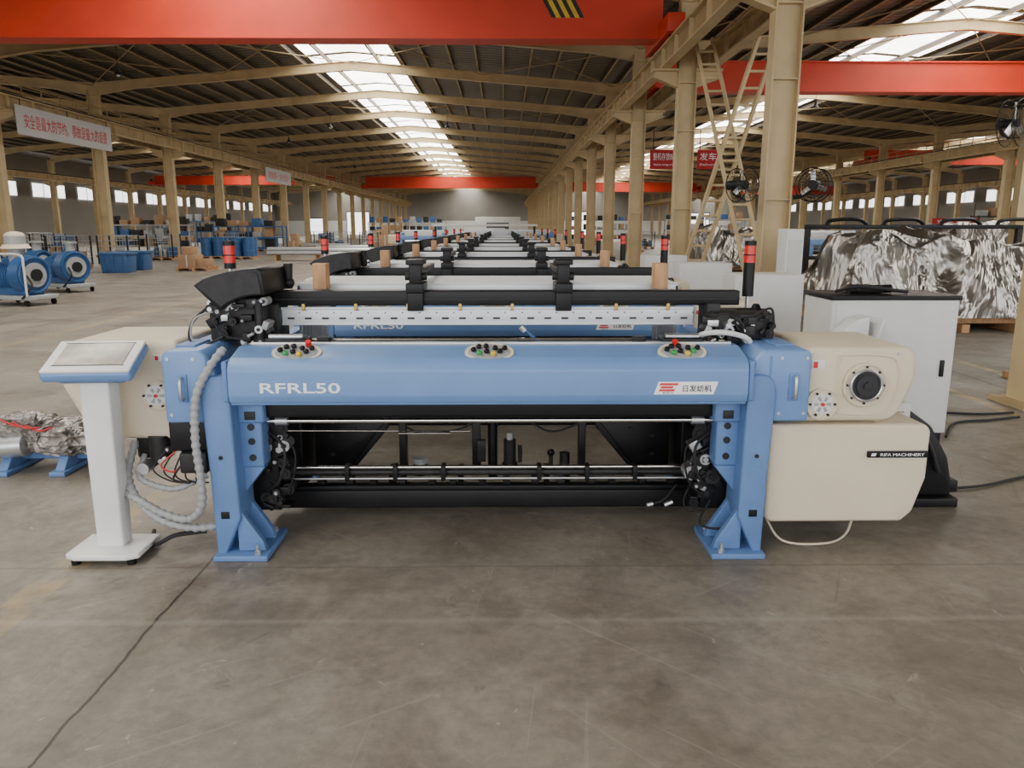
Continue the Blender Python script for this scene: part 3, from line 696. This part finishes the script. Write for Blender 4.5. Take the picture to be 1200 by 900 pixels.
# ------------------------------------------------------------ electrical cabinets
m=M(); m.box(0,.9,0,.5,.08,1.045,LGREY,.012); m.box(-.01,.91,-.01,.51,1.045,1.075,BLACK,.006); m.box(.02,.88,.02,.48,0,.08,BLACK)
m.box(.03,.87,-.008,.0,.12,1.02,LGREY,.004); m.box(.80,.83,-.02,-.005,.5,.62,BLACK,.004)
m.box(.24,.44,.15,.4,1.075,1.13,DARK,.03); m.cyl((.2,.2,1.10),(.5,.2,1.11),.03,BLACK); m.tube([(.1,.2,1.09),(.2,.1,1.13),(.35,.08,1.12),(.6,.15,1.09)],.012,RUB)
m.prism([(-.02,.80),(.1,.92),(.2,.95),(.2,.76),(-.02,.70)],'y',-.16,-.01,WHITE,.006); m.box(.02,.1,-.166,-.16,.76,.81,REDB)
m.box(.24,.255,-.22,-.0,.76,.94,WHITE,.003,rot=(0,R(14),0))
m.obj('electrical_cabinet',loc=(2.3,5.35,0))
m=M(); m.box(0,.62,0,.4,.06,1.13,LGREY,.012); m.box(.02,.6,.02,.38,0,.06,BLACK); m.box(.04,.58,-.008,0,.1,1.08,LGREY,.004); m.box(.5,.53,-.018,-.006,.5,.6,BLACK,.003)
ca=m.obj('control_cabinet',loc=(2.06,6.85,0)); dup(ca,'control_cabinet',(2.06,9.05,0)); dup(ca,'control_cabinet',(2.06,11.3,0))
m=M(); m.box(-.1,.1,-.15,.15,0,1.52,WHITE,.01); m.box(-.08,.08,-.157,-.15,1.0,1.4,LGREY); m.obj('power_distribution_post',loc=(3.36,9.1,0))

# ------------------------------------------------------------ foil wrapped machine
def wrapped(L,W,H,z0,amp,seed,cuts=44,top=None):
    b=bmesh.new(); bmesh.ops.create_cube(b,size=1); bmesh.ops.subdivide_edges(b,edges=b.edges[:],cuts=cuts,use_grid_fill=True)
    for v in b.verts:
        p=v.co.copy(); u=Vector((p.x*L,p.y*W,p.z*H))
        h=top(p.x+.5) if top else 1.0
        zz=(p.z+.5); u.z=zz*H*h
        u.y*=1-.30*zz**2; u.x*=1-.06*zz**3
        q=Vector((u.x,u.y,u.z*.55))+Vector((seed,0,0))
        n=noise.noise_vector(q*.9)*amp
        r1=1-abs(noise.noise(Vector((u.x*1.0+u.z*.5,u.y*1.0,u.z*.4+seed)))*2)
        r2=1-abs(noise.noise(Vector((u.x*2.2-u.z*1.1,u.y*2.2,u.z*.9+seed*2)))*2)
        d=Vector((p.x if abs(p.x)>.49 else 0,p.y if abs(p.y)>.49 else 0,p.z if p.z>.49 else 0))
        if d.length>0: d.normalize()
        n+=d*((r1-.6)*amp*1.2+(r2-.6)*amp*.45)
        n.z*=min(1,zz*3); u+=n; u.z=max(u.z,0)+z0; v.co=u
    bmesh.ops.triangulate(b,faces=b.faces[:]); return b
def foilobj(name,L,W,H,loc,seed,top=None,amp=.19,rz=0):
    m=M(); m.add(wrapped(L,W,H,.22,amp,seed,cuts=60,top=top),FOIL)
    for y in (-W*.4,0,W*.4): m.box(-L/2,L/2,y-.06,y+.06,.12,.22,WOOD,.005)
    for i in range(int(L/.8)+1): m.box(-L/2+i*.8,-L/2+i*.8+.12,-W/2,W/2,0,.12,WOOD,.005)
    m.obj(name,loc=loc,ang=40,rz=rz)
def tp(t):
    return 1.0 if t<.3 else (1.0-.22*(t-.3)/.2 if t<.5 else .78+.05*math.sin(t*14))
foilobj('foil_wrapped_machine',4.9,2.3,1.20,(7.65,12.4,0),1.0,top=tp)
foilobj('foil_wrapped_machine',3.0,2.0,1.2,(7.9,26.5,0),7.0)
foilobj('foil_wrapped_machine',4.5,2.4,1.35,(12.8,19,0),12.0)
m=M()
for i in range(4):
    m.tube([(-1.6+i*1.1,-.3,1.56),(-1.5+i*1.1,-.3,1.66),(-1.0+i*1.1,-.3,1.68),(-.8+i*1.1,-.3,1.58)],.035,BLACK)
m.box(-2.0,2.2,-.35,-.25,1.5,1.58,BLACK,.01); m.box(-2,-1.9,-.35,-.25,0,1.52,DARK); m.box(2.1,2.2,-.35,-.25,0,1.52,DARK)
m.obj('machine_frame',loc=(7.8,15.3,0))
m=M(); m.box(0,.12,0,.1,0,1.0,WOOD,.004); m.box(.12,.9,.0,.06,.1,.95,LGREY,.004); m.box(-.02,1.0,-.1,.3,0,.06,WOOD); m.obj('wooden_crate',loc=(5.28,7.6,0))
m=M(); m.tube([(2.62,4.35,.012),(2.9,4.4,.012),(3.4,4.6,.012),(4.1,4.6,.012)],.009,RUB); m.tube([(3.3,5.5,.012),(3.6,5.9,.012),(3.95,6.0,.012),(4.25,6.1,.012)],.01,RUB)
m.tube([(3.35,6.3,.012),(3.7,6.25,.012),(4.0,6.2,.012),(4.3,6.25,.012)],.01,RUB); m.obj('power_cable')

# ------------------------------------------------------------ wrapped rollers bottom-left (loose plastic over rolls on cradles)
m=M()
def blob(c,rx,ry,rz_,seed,amp=.16):
    b=bmesh.new(); bmesh.ops.create_icosphere(b,subdivisions=5,radius=1)
    for v in b.verts:
        n=v.co.normalized(); q=n*1.7+Vector((seed,seed*.3,0))
        r=1+noise.noise(q)*amp*1.6+(1-abs(noise.noise(q*2.3)*2)-.6)*amp+(1-abs(noise.noise(q*5)*2)-.6)*amp*.5
        sgn=lambda t:(1 if t>=0 else -1)*abs(t)**.75
        v.co=Vector((c[0]+sgn(n.x)*rx*r,c[1]+sgn(n.y)*ry*r,max(.03,c[2]+sgn(n.z)*rz_*r)))
    m.add(b,PLAST)
blob((.08,0,.21),.26,.18,.11,2); blob((-.12,-.04,.26),.20,.15,.10,9); blob((.2,.06,.17),.16,.15,.10,15)
m.cyl((-.66,-.14,.14),(-.05,-.16,.19),.075,ALU,seg=28); m.cyl((-.67,-.14,.14),(-.655,-.14,.14),.05,DARK,seg=20)
m.cyl((-.55,.08,.26),(.0,.08,.28),.055,PLAST,seg=20)
for x in (-.2,.16):
    m.box(x-.05,x+.05,-.24,.24,0,.03,BLUED,.006); m.prism([(-.2,.03),(.2,.03),(.1,.15),(-.1,.15)],'x',x-.03,x+.03,BLUED,.005)
m.box(-.25,.25,-.04,.04,.06,.12,BLUED,.006)
for i in range(3): m.tube([(-.2+i*.08,-.17,.36-i*.02),(-.1+i*.08,-.2,.33-i*.02),(-.02+i*.08,-.19,.31)],.006,REDB)
m.obj('plastic_wrapped_rollers',loc=(-2.98,4.9,0))

# ------------------------------------------------------------ blowers left
def blower(loc,rz,dome):
    m=M()
    m.box(-.6,.6,-.35,.35,.12,.2,FGREY,.01)
    for x in (-.5,.5):
        for y in (-.3,.3): m.cyl((x,y-.02,.06),(x,y+.02,.06),.06,BLACK,seg=16)
    m.cyl((-.55,0,.55),(.15,0,.55),.27,BLUEK,seg=24)
    for i in range(9): m.cyl((-.5+i*.065,0,.55),(-.48+i*.065,0,.55),.295,BLUEK,seg=24)
    m.box(-.3,-.05,-.12,.12,.75,.92,BLUEK,.02)
    m.cyl((.15,0,.6),(.42,0,.6),.38,BLUEK,seg=28); m.cyl((.42,0,.6),(.46,0,.6),.24,FGREY,seg=28); m.ring((.44,0,.6),.34,.025,BLUEK,nrm=(1,0,0))
    m.cyl((.46,0,.6),(.5,0,.6),.12,DARK,seg=20)
    m.box(-.5,.4,-.2,.2,.2,.35,BLUEK,.02)
    if dome:
        m.cyl((.0,0,.85),(.0,0,1.15),.14,FGREY,seg=20); m.cyl((0,0,1.12),(0,0,1.2),.28,BEIGE,r2=.22,seg=24); m.cyl((0,0,1.2),(0,0,1.36),.19,FGREY,seg=24); m.sph((0,0,1.36),.19,BEIGE,(1,1,.5),20)
        for x in (-.6,.6): m.tube([(x,-.36,.2),(x,-.36,.8),(x*.9,-.36,1.0),(0,-.36,1.02)],.022,LGREY)
    else:
        m.cyl((.28,0,.9),(.28,0,1.15),.1,FGREY,seg=16); m.cyl((.28,0,1.15),(.28,0,1.19),.16,FGREY,seg=16)
    m.tube([(.45,-.2,.6),(.62,-.25,.4),(.5,-.4,.15)],.02,RUB)
    m.obj('vacuum_blower',loc=loc,rz=rz)
blower((-9.75,15.7,0),R(-20),True); blower((-10.6,18.9,0),R(-30),False); blower((-11.9,19.6,0),R(-10),False); blower((-11.3,16.8,0),R(10),True)

# ------------------------------------------------------------ storage clutter
def bin_(loc):
    m=M(); m.prism([(-.42,0),(.42,0),(.47,.65),(-.47,.65)],'y',-.35,.35,BLUEK,.02); m.box(-.5,.5,-.4,.4,.6,.68,BLUEK,.01)
    for x in (-.3,0,.3): m.box(x-.02,x+.02,-.38,-.34,.05,.6,BLUEK)
    m.obj('plastic_storage_bin',loc=loc)
bin_((-13.2,26.8,0)); bin_((-13.4,28.5,0))
def pallet(loc,kind,h=.9):
    m=M()
    for i in range(6): m.box(-.6,.6,-.5+i*.19,-.42+i*.19,.1,.13,WOOD)
    for x in (-.55,0,.5): m.box(x,x+.08,-.5,.5,0,.1,WOOD)
    if kind=='carton':
        m.box(-.5,.1,-.4,.4,.13,.13+h*.6,CARD,.01); m.box(.12,.5,-.35,.3,.13,.13+h*.4,CARD,.01); m.box(-.4,.0,-.3,.2,.13+h*.6,.13+h,CARD,.01)
        m.box(-.22,-.18,-.405,.4,.13,.135+h*.6,BANW)
        m.obj('carton_pallet',loc=loc)
    elif kind=='drum':
        for x in (-.3,.3):
            for y in (-.22,.25):
                m.cyl((x,y,.13),(x,y,1.03),.27,BLUEK,seg=20)
                for z in (.4,.75,1.0): m.ring((x,y,z),.275,.012,BLUEK,nrm=(0,0,1),n=20,seg=4)
        m.obj('drum_pallet',loc=loc)
    else:
        for x in (-.58,.58):
            for y in (-.48,.48): m.box(x-.025,x+.025,y-.025,y+.025,.1,1.2,DARK)
        for z in [.2+i*.2 for i in range(6)]:
            for y in (-.48,.48): m.cyl((-.58,y,z),(.58,y,z),.01,FGREY,seg=4)
            for x in (-.58,.58): m.cyl((x,-.48,z),(x,.48,z),.01,FGREY,seg=4)
        for i in range(10):
            for y in (-.48,.48): m.cyl((-.52+i*.115,y,.1),(-.52+i*.115,y,1.2),.007,FGREY,seg=4)
        for i in range(5): m.box(-.5+i*.2,-.36+i*.2,-.4,.4,.15,.5+.1*(i%3),rnd.choice((DARK,BLUEK,CARD,ALU)),.01)
        m.obj('wire_mesh_cage',loc=loc)
pallet((-11.0,28,0),'carton',.7); pallet((-12.6,38,0),'drum'); pallet((-14.2,38.5,0),'drum')
for x,y,k in ((-16.6,30,'cage'),(-15.2,31,'cage'),(-19.5,30,'cage'),(-21,31,'cage'),(-16,37,'cage'),(-14.5,42,'cage'),(-20,40,'carton'),(-22,38,'cage'),
              (-24,36,'carton'),(-15,50,'drum'),(-12,46,'carton'),(-10.8,52,'cage'),(-12.8,55,'cage'),(-9,58,'carton'),(-14,62,'drum'),(-11,66,'cage'),(-8,70,'drum'),(-26,44,'cage'),(-28,50,'drum'),(-24,56,'cage'),
              (-7,48,'carton'),(-8.5,50,'cage'),(8,48,'carton'),(10,55,'cage'),(12,42,'drum'),(14,60,'cage'),(7,62,'carton'),(18,45,'cage'),(21,52,'cage'),(16,34,'carton'),(-30,34,'cage'),(-33,40,'cage'),(-27,33,'cage'),(-5,62,'cage'),(-3.5,70,'carton')):
    pallet((x,y,0),k,rnd.uniform(.8,1.5))
def rack(loc,w,h,mt):
    m=M()
    for x in (-w/2,0,w/2):
        for y in (-.4,.4): m.box(x-.04,x+.04,y-.04,y+.04,0,h,mt)
    for z in (.3,h*.55,h-.1):
        m.box(-w/2,w/2,-.42,.42,z,z+.06,mt)
        for i in range(int(w/.7)):
            xx=-w/2+.1+i*.7; hh=rnd.uniform(.25,.6); m.box(xx,xx+.5,-.3,.3,z+.06,z+.06+hh,rnd.choice((CARD,BLUEK,FGREY,DARK,DARK)),.01)
    m.obj('storage_rack',loc=loc)
rack((-14.8,46,0),4,1.6,BLUEK); rack((-21.5,48,0),5,1.7,FGREY); rack((-24,62,0),6,2.0,BLUEK); rack((-10,82,0),8,2.0,FGREY); rack((10,78,0),7,2.2,BLUEK); rack((18,70,0),7,2.2,FGREY); rack((32,48,0),6,2.2,DARK); rack((36,38,0),6,2.4,DARK)
def stack(loc,L):
    m=M()
    for i in range(4): m.cyl((-L/2,-.3+i*.2,.35),(L/2,-.3+i*.2,.35),.09,rnd.choice((ALU,FGREY,CARD)),seg=12)
    for i in range(3): m.cyl((-L/2,-.2+i*.2,.52),(L/2,-.2+i*.2,.52),.09,rnd.choice((ALU,FGREY,CARD)),seg=12)
    for x in (-L*.35,L*.35): m.box(x-.05,x+.05,-.45,.45,0,.26,WOOD)
    m.obj('steel_tube_stack',loc=loc)
for x,y in ((-9.5,36),(-8.2,40),(-6.5,35),(-10,44),(-6,55),(-8,62)): stack((x,y,0),2.6)
def fm(loc):
    m=M()
    for x in (-1.2,1.2):
        m.box(x-.1,x+.1,-.7,.7,.9,1.2,BLUE,.02)
        for y in (-.6,.6): m.box(x-.1,x+.1,y-.1,y+.1,0,.95,BLUE,.02)
    m.box(-1.2,1.2,-.72,-.6,.8,1.05,BLUE,.02); m.box(-1.2,1.2,.5,.65,1.0,1.2,WHITE,.02); m.box(-1.15,1.15,-.1,.1,1.2,1.35,ALUW,.01); m.box(-1.1,1.1,0,.1,.2,.35,BLACK,.01); m.box(1.3,1.9,-.5,.3,.3,1.1,BEIGE,.03); m.box(-1.9,-1.3,-.5,.3,.6,1.1,BEIGE,.03)
    return m.obj('loom_frame',loc=loc)
f0=fm((-1,33,0))
for x,y in ((-1,37),(-.5,41),(-1,46),(-1,52),(-.5,58),(-1,66),(-1,74),(1.8,49),(-4.5,44),(12,36),(12.5,32),(16,38),(-1,84),(-1,94)): dup(f0,'loom_frame',(x,y,0))
m=M(); m.box(-2.4,1.6,.0,.3,1.55,1.63,WHITE,.01); 
for x in (-2.3,1.5): m.box(x-.04,x+.04,.1,.2,0,1.55,DARK)
m.obj('gantry_frame',loc=(-.3,30,0))

# ------------------------------------------------------------ world, camera
w=bpy.data.worlds.new('World'); bpy.context.scene.world=w; w.use_nodes=True
bg=w.node_tree.nodes['Background']; bg.inputs['Color'].default_value=(.96,.97,1,1); bg.inputs['Strength'].default_value=3.9
cam=bpy.data.cameras.new('cam'); cam.sensor_width=36; cam.lens=27; cam.clip_end=400
co=bpy.data.objects.new('camera',cam); COL.objects.link(co); co.location=(0,0,1.55); co.rotation_euler=(R(90-11.6),0,R(-.64))
bpy.context.scene.camera=co
